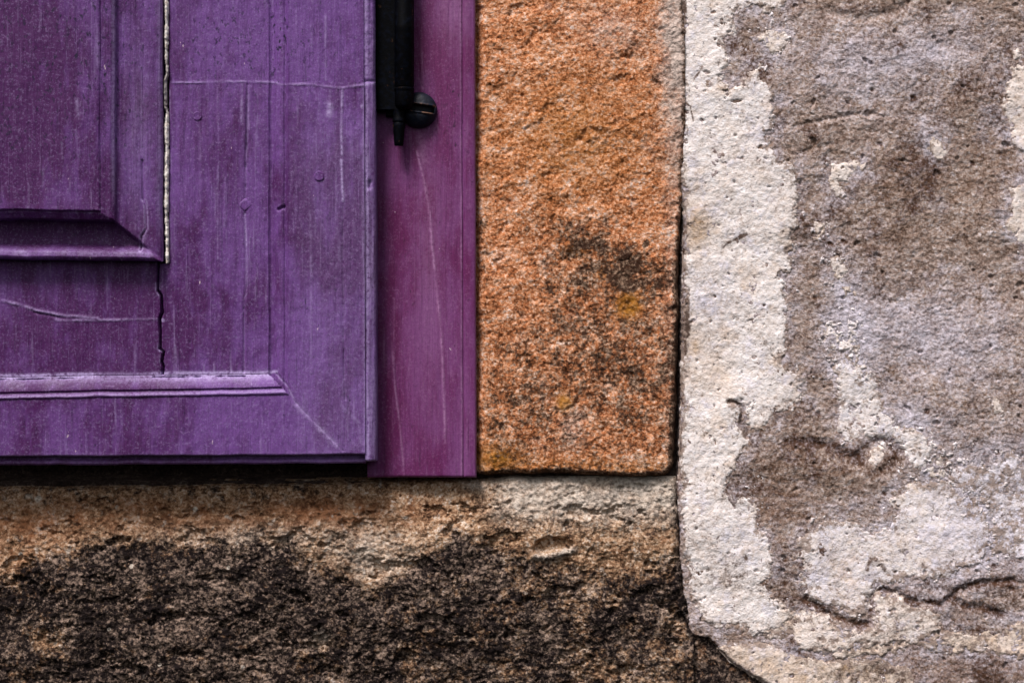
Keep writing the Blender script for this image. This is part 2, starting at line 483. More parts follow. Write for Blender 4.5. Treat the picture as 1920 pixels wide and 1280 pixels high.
wm = (.55 * blob(PX, PY, 250, 965, 330, 34) + .7 * blob(PX, PY, 640, 960, 130, 30) + .4 * blob(PX, PY, 40, 1010, 90, 60)) * (1 + fbm(PX, PY, 40, 3, .5, 53)) + .3 * sstep(.35, .6, fbm(PX, PY, 30, 4, .6, 54))
pl = .75 * sstep(880, 980, PX) * sstep(1010, 940, PY) + .5 * blob(PX, PY, 705, 1050, 70, 40) + .8 * blob(PX, PY, 600, 1192, 26, 22) + .7 * blob(PX, PY, 868, 1200, 13, 10) + .35 * blob(PX, PY, 500, 1010, 220, 24) + .7 * blob(PX, PY, 1190, 905, 26, 14) + .6 * blob(PX, PY, 888, 910, 20, 10)
pl += .8 * np.exp(-(seg_dist(PX, PY, [(1002, 1042), (1030, 1044), (1076, 1030)]) / 6) ** 2) + .6 * sstep(.42, .62, fbm(PX, PY, 20, 3, .6, 57))
for bx, by, br in ((300, 1245, 4), (40, 1038, 4), (248, 1060, 5), (430, 1062, 4), (205, 1178, 4), (455, 1250, 4), (70, 935, 6), (365, 955, 5)):
    e_ = sstep(.3, .7, blob(PX, PY, bx, by, br, br * 1.2, 25)); pl += 1.5 * e_; dk -= 1.5 * e_
kq = cd[:-1, :-1] > -8
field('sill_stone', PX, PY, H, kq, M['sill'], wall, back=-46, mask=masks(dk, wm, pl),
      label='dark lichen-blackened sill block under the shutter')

# ---- brown corner block peeping out below the render
gx = axis((1270, 1560, 2)); gy = axis((1165, 1300, 2), (1300, 1660, 6))
PX, PY = np.meshgrid(gx, gy)
H = -2.6 + relief(PX, PY, 91, [(120, 1.4, 3), (30, .9, 3), (9, .5, 3)])
dl = PX - 1271 + 6 * fbm(PX, PY, 40, 5, .6, 93)
H -= rnd(np.maximum(dl, 0), 9) * MM * .8
H = np.where(dl < 0, H + dl * 1.3, H)
field('corner_stone', PX, PY, H, dl[:-1, :-1] > -6, M['sill'], wall, back=-14,
      mask=masks(.86 + .3 * fbm(PX, PY, 40, 4, .6, 95) + .4 * sstep(30, 0, dl), z[:1, :1] * PX[:1, :1] + .45 + 0 * PX, .25 * blob(PX, PY, 1300, 1205, 26, 14)),
      label='dark brown stone showing below the broken edge of the render')

# ---- outlines of the limewash still clinging to the render (px)
band = [(1271, -420), (1272, 0), (1277, 130), (1276, 350), (1284, 400), (1281, 560), (1280, 700), (1276, 860), (1273, 930), (1280, 1030), (1289, 1075), (1306, 1130), (1322, 1166), (1356, 1180), (1400, 1178), (1426, 1186), (1470, 1182), (1480, 1172), (1487, 1153), (1480, 1139), (1452, 1125), (1433, 1112),
        (1442, 1087), (1447, 1060), (1449, 1032), (1438, 1012), (1428, 988), (1420, 960), (1418, 943), (1404, 933), (1377, 922), (1360, 926), (1366, 902), (1377, 885), (1380, 867), (1396, 850), (1402, 824), (1393, 800), (1390, 770), (1374, 754), (1394, 757), (1400, 790), (1412, 806), (1432, 801), (1456, 774), (1483, 764), (1500, 747), (1498, 730), (1507, 724), (1516, 705),
        (1505, 694), (1484, 690), (1463, 680), (1471, 654), (1470, 626), (1480, 578), (1473, 544), (1466, 523), (1488, 506), (1490, 485), (1478, 470), (1480, 447), (1496, 425), (1494, 385), (1492, 350), (1486, 310), (1456, 302), (1437, 275), (1435, 252), (1452, 245), (1450, 212), (1447, 175), (1432, 145), (1424, 128), (1410, 132), (1398, 122), (1402, 142), (1396, 160),
        (1366, 168), (1351, 146), (1355, 122), (1364, 108), (1352, 72), (1380, 58), (1366, 42), (1374, 18), (1418, 14), (1440, 22), (1462, 14), (1468, 0), (1480, -60), (1440, -200), (1460, -420)]
lower = [(1514, 1001), (1556, 974), (1597, 977), (1622, 992), (1666, 991), (1683, 970), (1672, 943), (1690, 919), (1710, 898), (1724, 900), (1756, 904), (1780, 900), (1800, 930), (1850, 960), (1862, 1010), (1844, 1052), (1800, 1066), (1776, 1080), (1707, 1084), (1683, 1094), (1641, 1099), (1628, 1122), (1626, 1150), (1607, 1160), (1576, 1146), (1545, 1138), (1516, 1118), (1503, 1094), (1507, 1060), (1497, 1012)]
streak = [(1562, 671), (1586, 667), (1604, 685), (1631, 695), (1648, 722), (1656, 764), (1683, 795), (1707, 801), (1735, 822), (1745, 846), (1740, 880), (1716, 886), (1700, 862), (1683, 830), (1659, 815), (1621, 819), (1600, 829), (1583, 822), (1574, 795), (1583, 767), (1569, 729), (1562, 695)]
drips = [(1556, 605), (1575, 612), (1590, 598), (1604, 606), (1600, 630), (1608, 652), (1606, 672), (1586, 664), (1566, 664), (1548, 655)]
bottom = [(1430, 1192), (1487, 1158), (1500, 1140), (1530, 1142), (1555, 1158), (1590, 1178), (1620, 1182), (1642, 1170), (1642, 1140), (1640, 1120), (1660, 1112), (1684, 1120), (1706, 1134), (1740, 1134), (1760, 1150), (1768, 1178), (1740, 1196), (1690, 1206), (1600, 1212), (1560, 1222), (1500, 1220), (1470, 1200)]
tongue = [(1350, 1214), (1390, 1206), (1430, 1204), (1466, 1212), (1500, 1232), (1560, 1240), (1640, 1236), (1700, 1250), (1720, 1290), (1700, 1360), (1600, 1420), (1540, 1330), (1440, 1286), (1405, 1264), (1372, 1242)]
topf = [(1440, 60), (1472, 62), (1479, 80), (1462, 106), (1446, 100), (1432, 82), (1424, 66)]
curl = [(1560, 308), (1572, 312), (1600, 302), (1624, 306), (1618, 320), (1598, 322), (1590, 342), (1574, 340), (1581, 372), (1566, 370), (1555, 342)]
midf = [(1742, 250), (1758, 258), (1773, 288), (1766, 304), (1750, 296), (1738, 268)]
rightf = [(1902, 128), (2000, 120), (2060, 300), (1930, 292), (1912, 282), (1892, 262), (1884, 222), (1868, 200), (1886, 184)]
rightg = [(1896, 352), (1960, 330), (2010, 520), (1940, 480), (1910, 462), (1886, 424), (1898, 392)]
speck1 = [(1530, 418), (1547, 420), (1544, 440), (1534, 458), (1528, 448)]
speck2 = [(1557, 484), (1580, 486), (1588, 508), (1576, 520), (1562, 514)]
speck3 = [(1574, 530), (1596, 536), (1604, 552), (1590, 560)]
speck4 = [(1860, 742), (1880, 752), (1882, 776), (1866, 774)]
speck5 = [(1632, 846), (1652, 842), (1662, 856), (1650, 868), (1640, 880), (1630, 864)]
speck6 = [(1735, 862), (1764, 850), (1776, 880), (1770, 896), (1740, 892)]
speck7 = [(1894, 92), (1910, 94), (1914, 108), (1904, 112)]

edgew = [(1776, 905), (1800, 862), (1850, 880), (1900, 850), (1990, 830), (2000, 1040), (1940, 1064), (1880, 1040), (1850, 1052), (1862, 1000), (1846, 950), (1800, 930)]
foot = [(1790, 1184), (1850, 1190), (1900, 1172), (2000, 1180), (2000, 1230), (1900, 1226), (1780, 1216), (1700, 1214), (1640, 1226), (1560, 1232), (1560, 1216), (1690, 1208)]

# ---- grey brown render coat on the right
gx = axis((1262, 1930, 1.75), (1930, 2340, 6)); gy = axis((-380, -20, 6), (-20, 1290, 1.75), (1290, 1660, 6))
PX, PY = np.meshgrid(gx, gy)
cpoly = [(1270, -420), (1271, 0), (1276, 130), (1275, 350), (1283, 400), (1280, 560), (1279, 700), (1275, 860), (1272, 930), (1276, 1000), (1276, 1030), (1277, 1075), (1278, 1140), (1284, 1178), (1305, 1190), (1334, 1198), (1348, 1216), (1372, 1240), (1405, 1262), (1440, 1284), (1520, 1310), (1620, 1700), (2400, 1700), (2400, -420)]
wx, wy = wob(PX, PY, 101, [(40, 3.0, 3), (10, 1.6, 2)])
near = (PX < 1660)
cd = np.full(PX.shape, 99.0)
rag = sstep(960, 1080, PY) * 12 * fbm(PX, PY, 46, 5, .62, 105)
cd[near] = sdf((PX + wx + rag)[near], (PY + wy + rag)[near], cpoly)
Hlow = relief(PX, PY, 111, [(420, 2.4, 2), (130, 1.1, 3)])
# hollows, ridges and creases
crease = [([(1490, 237), (1520, 233), (1560, 222), (1600, 214), (1640, 213)], 5, .9), ([(1500, 285), (1540, 275), (1560, 270)], 5, .6),
          ([(1480, 830), (1520, 828), (1560, 838), (1590, 856), (1610, 866)], 11, 1.2), ([(1612, 850), (1640, 826), (1668, 828), (1684, 846), (1676, 872), (1650, 886)], 11, .9),
          ([(1512, 1124), (1545, 1146), (1576, 1158), (1607, 1172), (1632, 1166), (1632, 1120), (1648, 1104), (1683, 1112), (1707, 1126), (1741, 1128), (1766, 1132), (1800, 1104), (1840, 1092), (1900, 1088)], 6, 1.3),
          ([(1790, 1126), (1812, 1136), (1840, 1138), (1880, 1150)], 7, 1.2), ([(1550, 18), (1580, 30), (1620, 34), (1660, 26), (1700, 10)], 9, .9)]
for pts, wd, dp in crease:
    Hlow -= dp * np.exp(-(seg_dist(PX + wx, PY + wy, pts) / wd) ** 2)
Hlow -= 1.6 * np.exp(-(seg_dist(PX + wx, PY + wy, [(1366, 752), (1380, 754), (1393, 764), (1391, 792), (1400, 820)]) / 4) ** 2)
Hlow += 1.6 * blob(PX, PY, 1560, 885, 80, 26, 12) - .8 * blob(PX, PY, 1640, 856, 26, 18)
H = Hlow + relief(PX, PY, 121, [(34, .55, 3), (11, .42, 3), (5.5, .30, 2)])
pit = fbm(PX, PY, 26, 2, .5, 131)
H -= 1.2 * sstep(.62, .75, pit)
H -= rnd(np.maximum(cd, 0), 5) * MM * .7
H = np.where(cd < 0, H + cd * 1.5, H)
brown = .34 * blob(PX, PY, 1470, 910, 80, 80, -20) + .4 * blob(PX, PY, 1550, 870, 80, 26, 14) - .3 * blob(PX, PY, 1590, 920, 60, 16, 10) + .6 * np.exp(-(seg_dist(PX, PY, crease[3][0]) / 14) ** 2) + .75 * np.exp(-(seg_dist(PX, PY, crease[2][0]) / 13) ** 2)
brown += .75 * np.exp(-(seg_dist(PX, PY, crease[4][0]) / 8) ** 2) + .7 * np.exp(-(seg_dist(PX, PY, crease[5][0]) / 9) ** 2)
brown += .35 * blob(PX, PY, 1880, 180, 70, 160) + .4 * blob(PX, PY, 1700, 310, 70, 40) + .35 * blob(PX, PY, 1500, 1080, 60, 80) + .35 * blob(PX, PY, 1500, 240, 60, 30) + .45 * blob(PX, PY, 1420, 140, 40, 60) + .3 * blob(PX, PY, 1620, 420, 160, 90) + .35 * blob(PX, PY, 1620, 12, 70, 18)
brown += .5 * sstep(.0, .6, fbm(PX, PY, 120, 6, .62, 141)) + .12 + .25 * blob(PX, PY, 1480, 800, 60, 60)
brown += .4 * sstep(1210, 1290, PY) * sstep(1560, 1840, PX) + .55 * blob(PX, PY, 1820, 1180, 40, 10) + .5 * blob(PX, PY, 1880, 1110, 60, 40) + .45 * sstep(10, 0, cd)
lav = .62 * blob(PX, PY, 1610, 130, 120, 80, 15) + .55 * blob(PX, PY, 1780, 90, 100, 60) + .55 * blob(PX, PY, 1800, 640, 130, 100, 20) + .45 * blob(PX, PY, 1700, 620, 90, 60) + .35 * blob(PX, PY, 1600, 600, 60, 90)
lav += .8 * blob(PX, PY, 1830, 980, 110, 110) + .4 * blob(PX, PY, 1730, 790, 70, 40) + .3 * blob(PX, PY, 1760, 1110, 90, 30) + .4 * sstep(.1, .6, fbm(PX, PY, 70, 5, .6, 151)) + .25 * blob(PX, PY, 1620, 940, 40, 20)
lav += .2 * blob(PX, PY, 1600, 690, 50, 110, -15) + .3 * blob(PX, PY, 1700, 800, 70, 60) + .45 * blob(PX, PY, 1590, 560, 34, 110, -12) + .4 * blob(PX, PY, 1900, 850, 70, 60) + .35 * blob(PX, PY, 1545, 450, 24, 60) + .3 * blob(PX, PY, 1740, 240, 40, 60)
warmth = .25 * sstep(.0, .6, fbm(PX, PY, 60, 5, .6, 161)) + .5 * blob(PX, PY, 1460, 950, 60, 40) + .3 * blob(PX, PY, 1700, 320, 80, 50) + .3 * blob(PX, PY, 1880, 240, 40, 90)
# a thin veil of lime left on the grains round every patch
veil = np.zeros(PX.shape)
for q_ in (band, lower, streak, drips, bottom, tongue, topf, curl, midf, rightf, rightg, edgew, foot):
    qx = [p_[0] for p_ in q_]; qy = [p_[1] for p_ in q_]
    sel = (PX > min(qx) - 70) & (PX < max(qx) + 70) & (PY > min(qy) - 70) & (PY < max(qy) + 70)
    dq = sdf(PX[sel], PY[sel], q_)
    veil[sel] = np.maximum(veil[sel], np.exp(-(np.clip(dq, -200, 0) / 26) ** 2))
lav = lav * .9 + veil * np.clip(.30 + 1.0 * fbm(PX, PY, 44, 6, .7, 171), 0, .8)
for bx, by, br in ((1712, 184, 6), (1571, 480, 5), (1556, 457, 4), (1580, 453, 4), (1737, 770, 6), (1635, 170, 4), (1650, 270, 5), (1824, 306, 4), (1536, 776, 5), (1528, 558, 4), (1870, 848, 5), (1658, 925, 5), (1864, 1062, 6), (1896, 1104, 5)):
    e_ = blob(PX, PY, bx, by, br, br * .8, 30)
    brown += 1.6 * e_; H -= 1.0 * e_
# the lower tan band
tan = sstep(1195, 1235, PY + 14 * fbm(PX, PY, 60, 3, .5, 163)) * sstep(1330, 1400, PX)
kq = cd[:-1, :-1] > -6
coat = field('render_coat', PX, PY, H, kq, M['render'], wall, back=-14, mask=masks(brown * .8, np.maximum(warmth, .45 * tan), lav + .12 * tan),
             label='grey brown render with a peeling limewash skin right of the orange block')

FP, FY = gx, gy
ALLP = []
def lime(poly, ragged=1.0, thick=0.55, porous=0.0, warm=None, pale=None, label=None, seed=0, dark=None, wide=18, worn=1.0):
    ALLP.append(poly)
    xs = [p[0] for p in poly]; ys = [p[1] for p in poly]
    ci = np.where((FP >= min(xs) - 22) & (FP <= max(xs) + 22))[0]
    ri = np.where((FY >= min(ys) - 22) & (FY <= max(ys) + 22))[0]
    a, b = np.ix_(ri, ci)
    px, py = PX[a, b], PY[a, b]
    w1, w2 = wob(px, py, 201 + seed, [(60, 9 * ragged, 3)])
    m_ = sdf(px + w1, py + w2, poly)
    m_ = np.clip(m_, -40, 90) + 15 * ragged * fbm(px, py, 34, 6, .7, 205 + seed) + 9 * ragged * fbm(px, py, 9, 4, .7, 207 + seed)
    if porous:
        pr = fbm(px, py, 22, 5, .7, 231 + seed)
        m_ = np.minimum(m_, (porous_cut(pr, porous)) + np.clip(m_ / 9, 0, 4) * (1 - porous) * 3)
    # the skin breaks into holes near its rim
    hole = fbm(px, py, 24, 6, .72, 241 + seed)
    m_ = m_ - 30 * sstep(.22, .7, hole) * np.clip(1.15 - m_ / 60, .12, 1)
    m_ = np.where(cd[a, b] < 4, np.minimum(m_, cd[a, b] - 1), m_)
    hb = Hlow[a, b]
    h = hb + thick * .75 * sstep(-2, 7, m_) - .5 * sstep(1.5, -3, m_) + .10 + relief(px, py, 251, [(60, .5, 3), (20, .32, 3), (8, .26, 3)])
    h -= .9 * sstep(.60, .74, fbm(px, py, 18, 2, .5, 261 + seed))
    # eased edge at the joint
    h -= rnd(np.maximum(cd[a, b], 0), 6) * MM * .6
    kq = (np.maximum(np.maximum(m_[:-1, :-1], m_[1:, 1:]), np.maximum(m_[1:, :-1], m_[:-1, 1:])) > -2.5)
    zz = np.zeros(px.shape)
    wv = .42 * sstep(.0, .7, fbm(px, py, 60, 5, .65, 271)) + (warm(px, py) if warm else zz)
    pv = .50 * sstep(.0, .6, fbm(px, py, 46, 5, .65, 281)) + (pale(px, py) if pale else zz)
    dv = .42 * sstep(12, -2, m_) * (.5 + fbm(px, py, 14, 4, .7, 289)) + .25 * sstep(.3, .7, fbm(px, py, 24, 4, .65, 291)) + (dark(px, py) if dark else zz)
    return field('limewash_patch', px, py, h, kq, M['lime'], coat, back=-3, mask=masks(dv, wv, pv, sstep(wide, -1, m_) * (.62 + .5 * fbm(px, py, 30, 4, .6, 295)) + .35 * sstep(.15, .6, fbm(px, py, 50, 5, .7, 297 + seed)) * worn), label=label, skirt=False)

def sdf_soft(x, y, poly):
    return sstep(-3, 4, sdf(x + 4 * fbm(x, y, 20, 3, .5, 311), y, poly))

def porous_cut(pr, porous):
    return (pr + .55 - porous) * 16

lime(band, 1.0, .62, wide=20, worn=.5,
     warm=lambda x, y: .75 * blob(x, y, 1306, 425, 26, 45) + .4 * blob(x, y, 1300, 640, 24, 50) + .4 * blob(x, y, 1345, 700, 30, 40) + .3 * blob(x, y, 1500, 715, 30, 30),
     pale=lambda x, y: .4 * blob(x, y, 1330, 560, 40, 50) + .35 * blob(x, y, 1400, 1010, 40, 50) + .3 * blob(x, y, 1450, 240, 30, 60),
     dark=lambda x, y: .9 * np.exp(-(seg_dist(x, y, [(1287, 540), (1288, 610), (1284, 660)]) / 8) ** 2) + .8 * np.exp(-(seg_dist(x, y, [(1283, 0), (1282, 60)]) / 5) ** 2) + .45 * sstep(1290, 1278, x)
     + .9 * np.exp(-(seg_dist(x, y, [(1286, 194), (1294, 200), (1300, 228)]) / 2) ** 2) + .8 * np.exp(-(seg_dist(x, y, [(1302, 148), (1312, 134), (1316, 126)]) / 3) ** 2)
     + .6 * blob(x, y, 1440, 650, 14, 14) + .7 * np.exp(-(seg_dist(x, y, [(1355, 462), (1372, 452), (1400, 438)]) / 4) ** 2) + .6 * np.exp(-(seg_dist(x, y, [(1285, 906), (1312, 908)]) / 3) ** 2) + 1.0 * np.exp(-(seg_dist(x, y, [(1366, 752), (1380, 754), (1393, 764), (1391, 792), (1400, 820)]) / 5) ** 2) + .45 * blob(x, y, 1370, 1080, 60, 40) + .35 * blob(x, y, 1380, 960, 20, 40),  # dark cracks and stains; the stepped crack carries a painted shadow
     label='tall white band of limewash along the orange block')
lime(edgew, 1.5, .4, .34, wide=40, worn=1.8, pale=lambda x, y: .7 + 0 * x, seed=17, label='lavender white worn limewash at the right edge')
lime(foot, 1.0, .4, .1, warm=lambda x, y: .5 + 0 * x, seed=19, dark=lambda x, y: .25 + 0 * x)
lime(lower, 1.2, .5, .0, wide=34, worn=1.6, warm=lambda x, y: .10 + 0 * x, pale=lambda x, y: .25 + .4 * sstep(1700, 1840, x), seed=11,
     dark=lambda x, y: .9 * np.exp(-(seg_dist(x, y, [(1626, 1066), (1634, 1044), (1645, 1050), (1658, 1068)]) / 5) ** 2) + .3 * sstep(.1, .5, fbm(x, y, 30, 3, .6, 301)), label='broad cream patch of limewash low on the render')
lime(streak, .9, .5, .30, wide=12, worn=.5, pale=lambda x, y: .15 + 0 * x, seed=23, label='chalky white porous streak of limewash in the middle of the render')
lime(drips, .8, .45, .62, wide=6, worn=.2, pale=lambda x, y: .1 + 0 * x, seed=29)
lime(bottom, 1.1, .5, .12, wide=26, worn=1.4, warm=lambda x, y: .22 + 0 * x, seed=31, dark=lambda x, y: .2 + .7 * sdf_soft(x, y, [(1450, 1188), (1484, 1176), (1494, 1200), (1500, 1222), (1474, 1222), (1466, 1196)]), label='cream limewash strip below the crooked crack')
lime(tongue, .5, .5, .0, warm=lambda x, y: .5 + 0 * x, seed=37, dark=lambda x, y: .15 + .35 * sstep(1480, 1640, x), label='tan tongue of plaster over the dark corner stone')
for n_, (pl_, pr_) in enumerate([(topf, .1), (curl, 0), (midf, .15), (rightf, 0), (rightg, .1), (speck1, .1), (speck2, .2), (speck3, .2), (speck4, .2), (speck5, .1), (speck6, .2), (speck7, .1)]):
    lime(pl_, .45 if n_ in (1, 2) else .6, .5, pr_, seed=41 + 3 * n_, wide=9, worn=.3, warm=lambda x, y: .2 + 0 * x)

# crumbs of limewash scattered over the bare render
a, b = np.ix_(np.where((FY > -20) & (FY < 1290))[0], np.where((FP > 1340) & (FP < 1930))[0])
px, py = PX[a, b], PY[a, b]
den = .06
for q_ in ALLP:
    den = den + .34 * np.exp(-(np.clip(sdf(px, py, q_), -200, 0) / 24) ** 2)
den = np.minimum(den, .4) + .30 * blob(px, py, 1590, 620, 60, 60) + .25 * blob(px, py, 1450, 900, 60, 60) + .25 * blob(px, py, 1560, 980, 80, 40) + .25 * blob(px, py, 1800, 840, 120, 90) + .2 * blob(px, py, 1550, 470, 40, 80) + .2 * blob(px, py, 1460, 60, 50, 50) + .2 * blob(px, py, 1850, 1000, 80, 90)
m_ = (fbm(px, py, 15, 5, .7, 401) - .86 + den) * 20
m_ = np.where(cd[a, b] < 12, -9, m_)
h = Hlow[a, b] + .5 * sstep(-2, 3, m_) - .5 * sstep(1.5, -3, m_) + .18 + relief(px, py, 403, [(9, .2, 3)])
kq = np.maximum(m_[:-1, :-1], m_[1:, 1:]) > -2
field('limewash_crumbs', px, py, h, kq, M['lime'], coat, mask=masks(.2 + 0 * px, .1 + 0 * px, .35 + 0 * px), kind='stuff', skirt=False)

# ================================================================== THE WINDOW FRAME BOARD
KF = 1 - .004 / D
frame = empty('window_frame', 790, 895, -10, 'narrow magenta purple frame board between the shutter and the orange stone', 'window frame')
def streak_lines(px, py, lines):
    g = np.zeros(px.shape); h = np.zeros(px.shape)
    for pts, wd, gv, hv in lines:
        e = np.exp(-(seg_dist(px, py, pts) / wd) ** 2)
        g = np.maximum(g, e * gv); h += hv * e
    return g, h
gx = axis((688, 866, 1.8), (866, 872, 1.0), (872, 893, 1.5)); gy = axis((-380, -20, 8), (-20, 895, 2))
PX, PY = np.meshgrid(gx, gy)
WX = 1.0 * fbm(PX, PY, 160, 3, .5, 501) - 2 + PY * .0030
WY = 1.2 * fbm(PX, PY, 60, 3, .5, 503)
lines = [([(783, 285), (796, 340), (806, 400), (812, 470), (821, 560), (827, 620), (830, 680), (833, 780), (834, 830)], 2.2, .75, .35),
         ([(735, 640), (742, 740), (750, 800), (755, 860), (757, 893)], 1.8, .6, .3), ([(740, 560), (738, 640)], 1.4, .35, .1), ([(786, 240), (794, 300)], 8, .35, 0),
         ([(785, 110), (788, 145), (794, 165)], 1.6, .25, -.5), ([(779, 60), (800, 130), (806, 170)], 2, .12, -.2), ([(800, 180), (826, 250)], 2, .3, .1)]
g_, h_ = streak_lines(PX, PY, lines)
brk = .3 + .8 * sstep(-.4, .3, fbm(PX, PY, 40, 4, .6, 505))
g_ = g_ * brk; h_ = h_ * brk
H = 4.0 + .25 * fbm(PX, PY, 60, 3, .5, 507, 6) + h_ + .22 * fbm(PX, PY, 9, 3, .5, 509, 14)
quirk = np.exp(-((PX - 869.0) / 1.8) ** 2)
Hb = H - .9 * quirk
rich = .5 * blob(PX, PY, 735, 520, 40, 260) + .6 * blob(PX, PY, 785, 90, 14, 70) + .5 * blob(PX, PY, 720, 850, 30, 120) + .35 * blob(PX, PY, 835, 300, 30, 60) + .3 * sstep(868, 880, PX) * sstep(120, 220, PY) - .3 * blob(PX, PY, 850, 30, 50, 80)  # deeper tone beside the shutter and rod paints in their shade
worn_pale = g_ + .9 * np.exp(-((PX - 866) / 2.0) ** 2) * (.6 + .5 * fbm(PX, PY, 50, 3, .5, 511)) + .22 * blob(PX, PY, 805, 500, 22, 200) + .3 * blob(PX, PY, 850, 20, 30, 70) + .35 * np.exp(-((893 - PX) / 2.5) ** 2) + .3 * np.exp(-((895 - PY) / 2.2) ** 2)
grime = .5 * blob(PX, PY, 850, 160, 10, 25) + .35 * blob(PX, PY, 850, 240, 30, 50) + .1
mk = masks(rich, worn_pale, grime)
cx = (PX[:-1, :-1] + PX[1:, 1:]) / 2; cy = (PY[:-1, :-1] + PY[1:, 1:]) / 2
Hbd = Hb - rnd(895 - PY, 5) * MM
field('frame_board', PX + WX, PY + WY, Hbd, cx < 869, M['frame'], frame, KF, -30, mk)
bead = 4.2 + .9 * np.sqrt(np.clip(1 - ((PX - 881) / 13.0) ** 2, 0, 1)) - 1.0 * quirk + .2 * fbm(PX, PY, 40, 3, .5, 515, 4) - rnd(895 - PY, 5) * MM - rnd(893 - PX, 4) * MM
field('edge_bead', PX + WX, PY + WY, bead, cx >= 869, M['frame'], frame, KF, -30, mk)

# ================================================================== THE SHUTTER
KS = 1 - .022 / D
shutter = empty('wooden_shutter', 350, 872, 0, 'weathered violet wooden shutter with a raised panel, cracked boards and mitred border', 'shutter')
gx = axis((-420, -20, 8), (-20, 190, 2), (190, 276, 1.9), (276, 304, 1.6), (304, 314, 1.25), (314, 500, 2), (500, 541, 1.5), (541, 683, 2), (683, 704, 1.4))
gy = axis((-380, -20, 8), (-20, 154, 2), (154, 386, 2), (386, 420, 1.3), (420, 455, 1.9), (455, 500, 1.4), (500, 702, 2), (702, 752, 1.4), (752, 848, 2), (848, 873, 1.25))
PX, PY = np.meshgrid(gx, gy)
cx = (PX[:-1, :-1] + PX[1:, 1:]) / 2; cy = (PY[:-1, :-1] + PY[1:, 1:]) / 2
slope = np.interp(PY, [-300, 300, 400, 490, 600, 708, 740, 860], [0, .0, .012, .016, 0, -.012, -.018, -.006])
WX = 1.3 * fbm(PX, PY, 170, 3, .5, 601) + np.where(PX > 660, (PY - 440) * .004, 0)
WY = slope * PX + 1.7 * fbm(PX, PY, 75, 3, .5, 603) * (PX > -1e9)

crackA = [(293, 488), (293, 540), (300, 552), (302, 585), (297, 597), (298, 640), (297, 655), (304, 662), (301, 680), (304, 690), (302, 708)]
fine_lines = [
    ([(462, 158), (461, 250), (458, 300), (458, 372)], 1.9, .3, -1.3), ([(457, 394), (460, 450), (461, 530)], 2.0, .75, -.7), ([(461, 530), (455, 570), (455, 704)], 1.6, .2, -1.0), ([(464, 160), (463, 240)], 2.2, .4, .1),
    ([(642, 166), (640, 230), (641, 290)], 2.0, .75, .3), ([(640, 300), (643, 370)], 2.2, .85, .3), ([(643, 380), (643, 480), (644, 640), (646, 740), (648, 760)], 1.5, .1, -.8), ([(655, 762), (648, 800), (645, 850)], 1.3, .1, -.5),
    ([(314, 153), (360, 153), (420, 151), (515, 153), (522, 158), (570, 158)], 1.9, .5, .32), ([(570, 158), (640, 164), (683, 162)], 1.8, .3, .22), ([(640, 164), (683, 160), (702, 156)], 1.8, .5, .3),
    ([(0, 563), (30, 570), (60, 581), (110, 590), (180, 596)], 2.6, .6, .5), ([(100, 600), (180, 600), (292, 598)], 2.2, .5, .4), ([(60, 586), (120, 596)], 2, -.1, -.5),
    ([(619, 170), (618, 195)], 1.8, .35, .1), ([(618, 196), (617, 214)], 6, .75, .2),
    ([(610, 28), (610, 90)], 1.8, .45, .2), ([(610, 100), (611, 150)], 1.5, .3, .1), ([(582, 390), (583, 700)], 1.6, .25, .1), ([(405, 160), (406, 260)], 1.5, .25, .1), ([(452, 158), (450, 225)], 1.8, .5, .1), ([(370, 160), (372, 300)], 1.5, .2, .1),
    ([(405, 310), (406, 480)], 1.4, .3, .1), ([(420, 330), (418, 420)], 1.4, .2, .1), ([(352, 450), (354, 520)], 1.3, .1, -.3),
    ([(380, 686), (380, 706)], 1.2, .6, .2), ([(399, 686), (399, 706)], 1.2, .5, .2), ([(431, 682), (431, 706)], 1.2, .6, .2),
    ([(518, 708), (540, 735), (556, 766)], 2.0, .5, -.6), ([(556, 766), (590, 800), (630, 840)], 5, .45, .1), ([(640, 770), (672, 800), (676, 840)], 3, .2, .1),
    ([(150, 190), (153, 220)], 3, .35, 0), ([(123, 270), (124, 300)], 2, .3, 0), ([(88, 320), (88, 352)], 2, .35, 0),
]
g_, h_ = streak_lines(PX, PY, fine_lines)
brk = .45 + .75 * sstep(-.35, .35, fbm(PX, PY, 34, 4, .6, 609))
g_ = g_ * brk; h_ = h_ * brk
dA = seg_dist(PX, PY, crackA)
crk = -5.5 * sstep(3.0, 1.2, dA)
grain = .22 * fbm(PX, PY, 10, 3, .5, 611, 12) + .35 * fbm(PX, PY, 60, 3, .5, 613, 4)
lump = .18 * fbm(PX, PY, 22, 3, .5, 615)

rich = .45 * blob(PX, PY, 130, 440, 220, 26) + .4 * blob(PX, PY, 150, 70, 30, 60) + .35 * blob(PX, PY, 20, 180, 40, 160) + .4 * blob(PX, PY, 288, 440, 14, 40) + .35 * blob(PX, PY, 645, 40, 26, 30) + .35 * blob(PX, PY, 660, 452, 40, 12) + .3 * blob(PX, PY, 560, 440, 60, 16) + .28 * blob(PX, PY, 420, 400, 80, 160) - .3 * blob(PX, PY, 420, 60, 120, 60)
rich += .42 * sstep(330, 120, PX) * sstep(620, 420, PY) + .28 * blob(PX, PY, 0, 700, 160, 260) + .35 * blob(PX, PY, 300, 620, 160, 60) + .22 * sstep(520, 640, PY) * sstep(420, 150, PX) - .35 * sstep(540, 640, PX) * sstep(200, 400, PY) + .35 * sstep(728, 738, PY) * sstep(744, 736, PY)  # richer paint to the left, partly painting in vignette darkening
wornedge = np.interp(PX, [-400, 0, 88, 92, 100, 104, 172, 178, 280, 284, 450, 470, 520], [1, 1, 1, .3, .3, 1, 1, .35, .35, 1, 1, .7, .9])
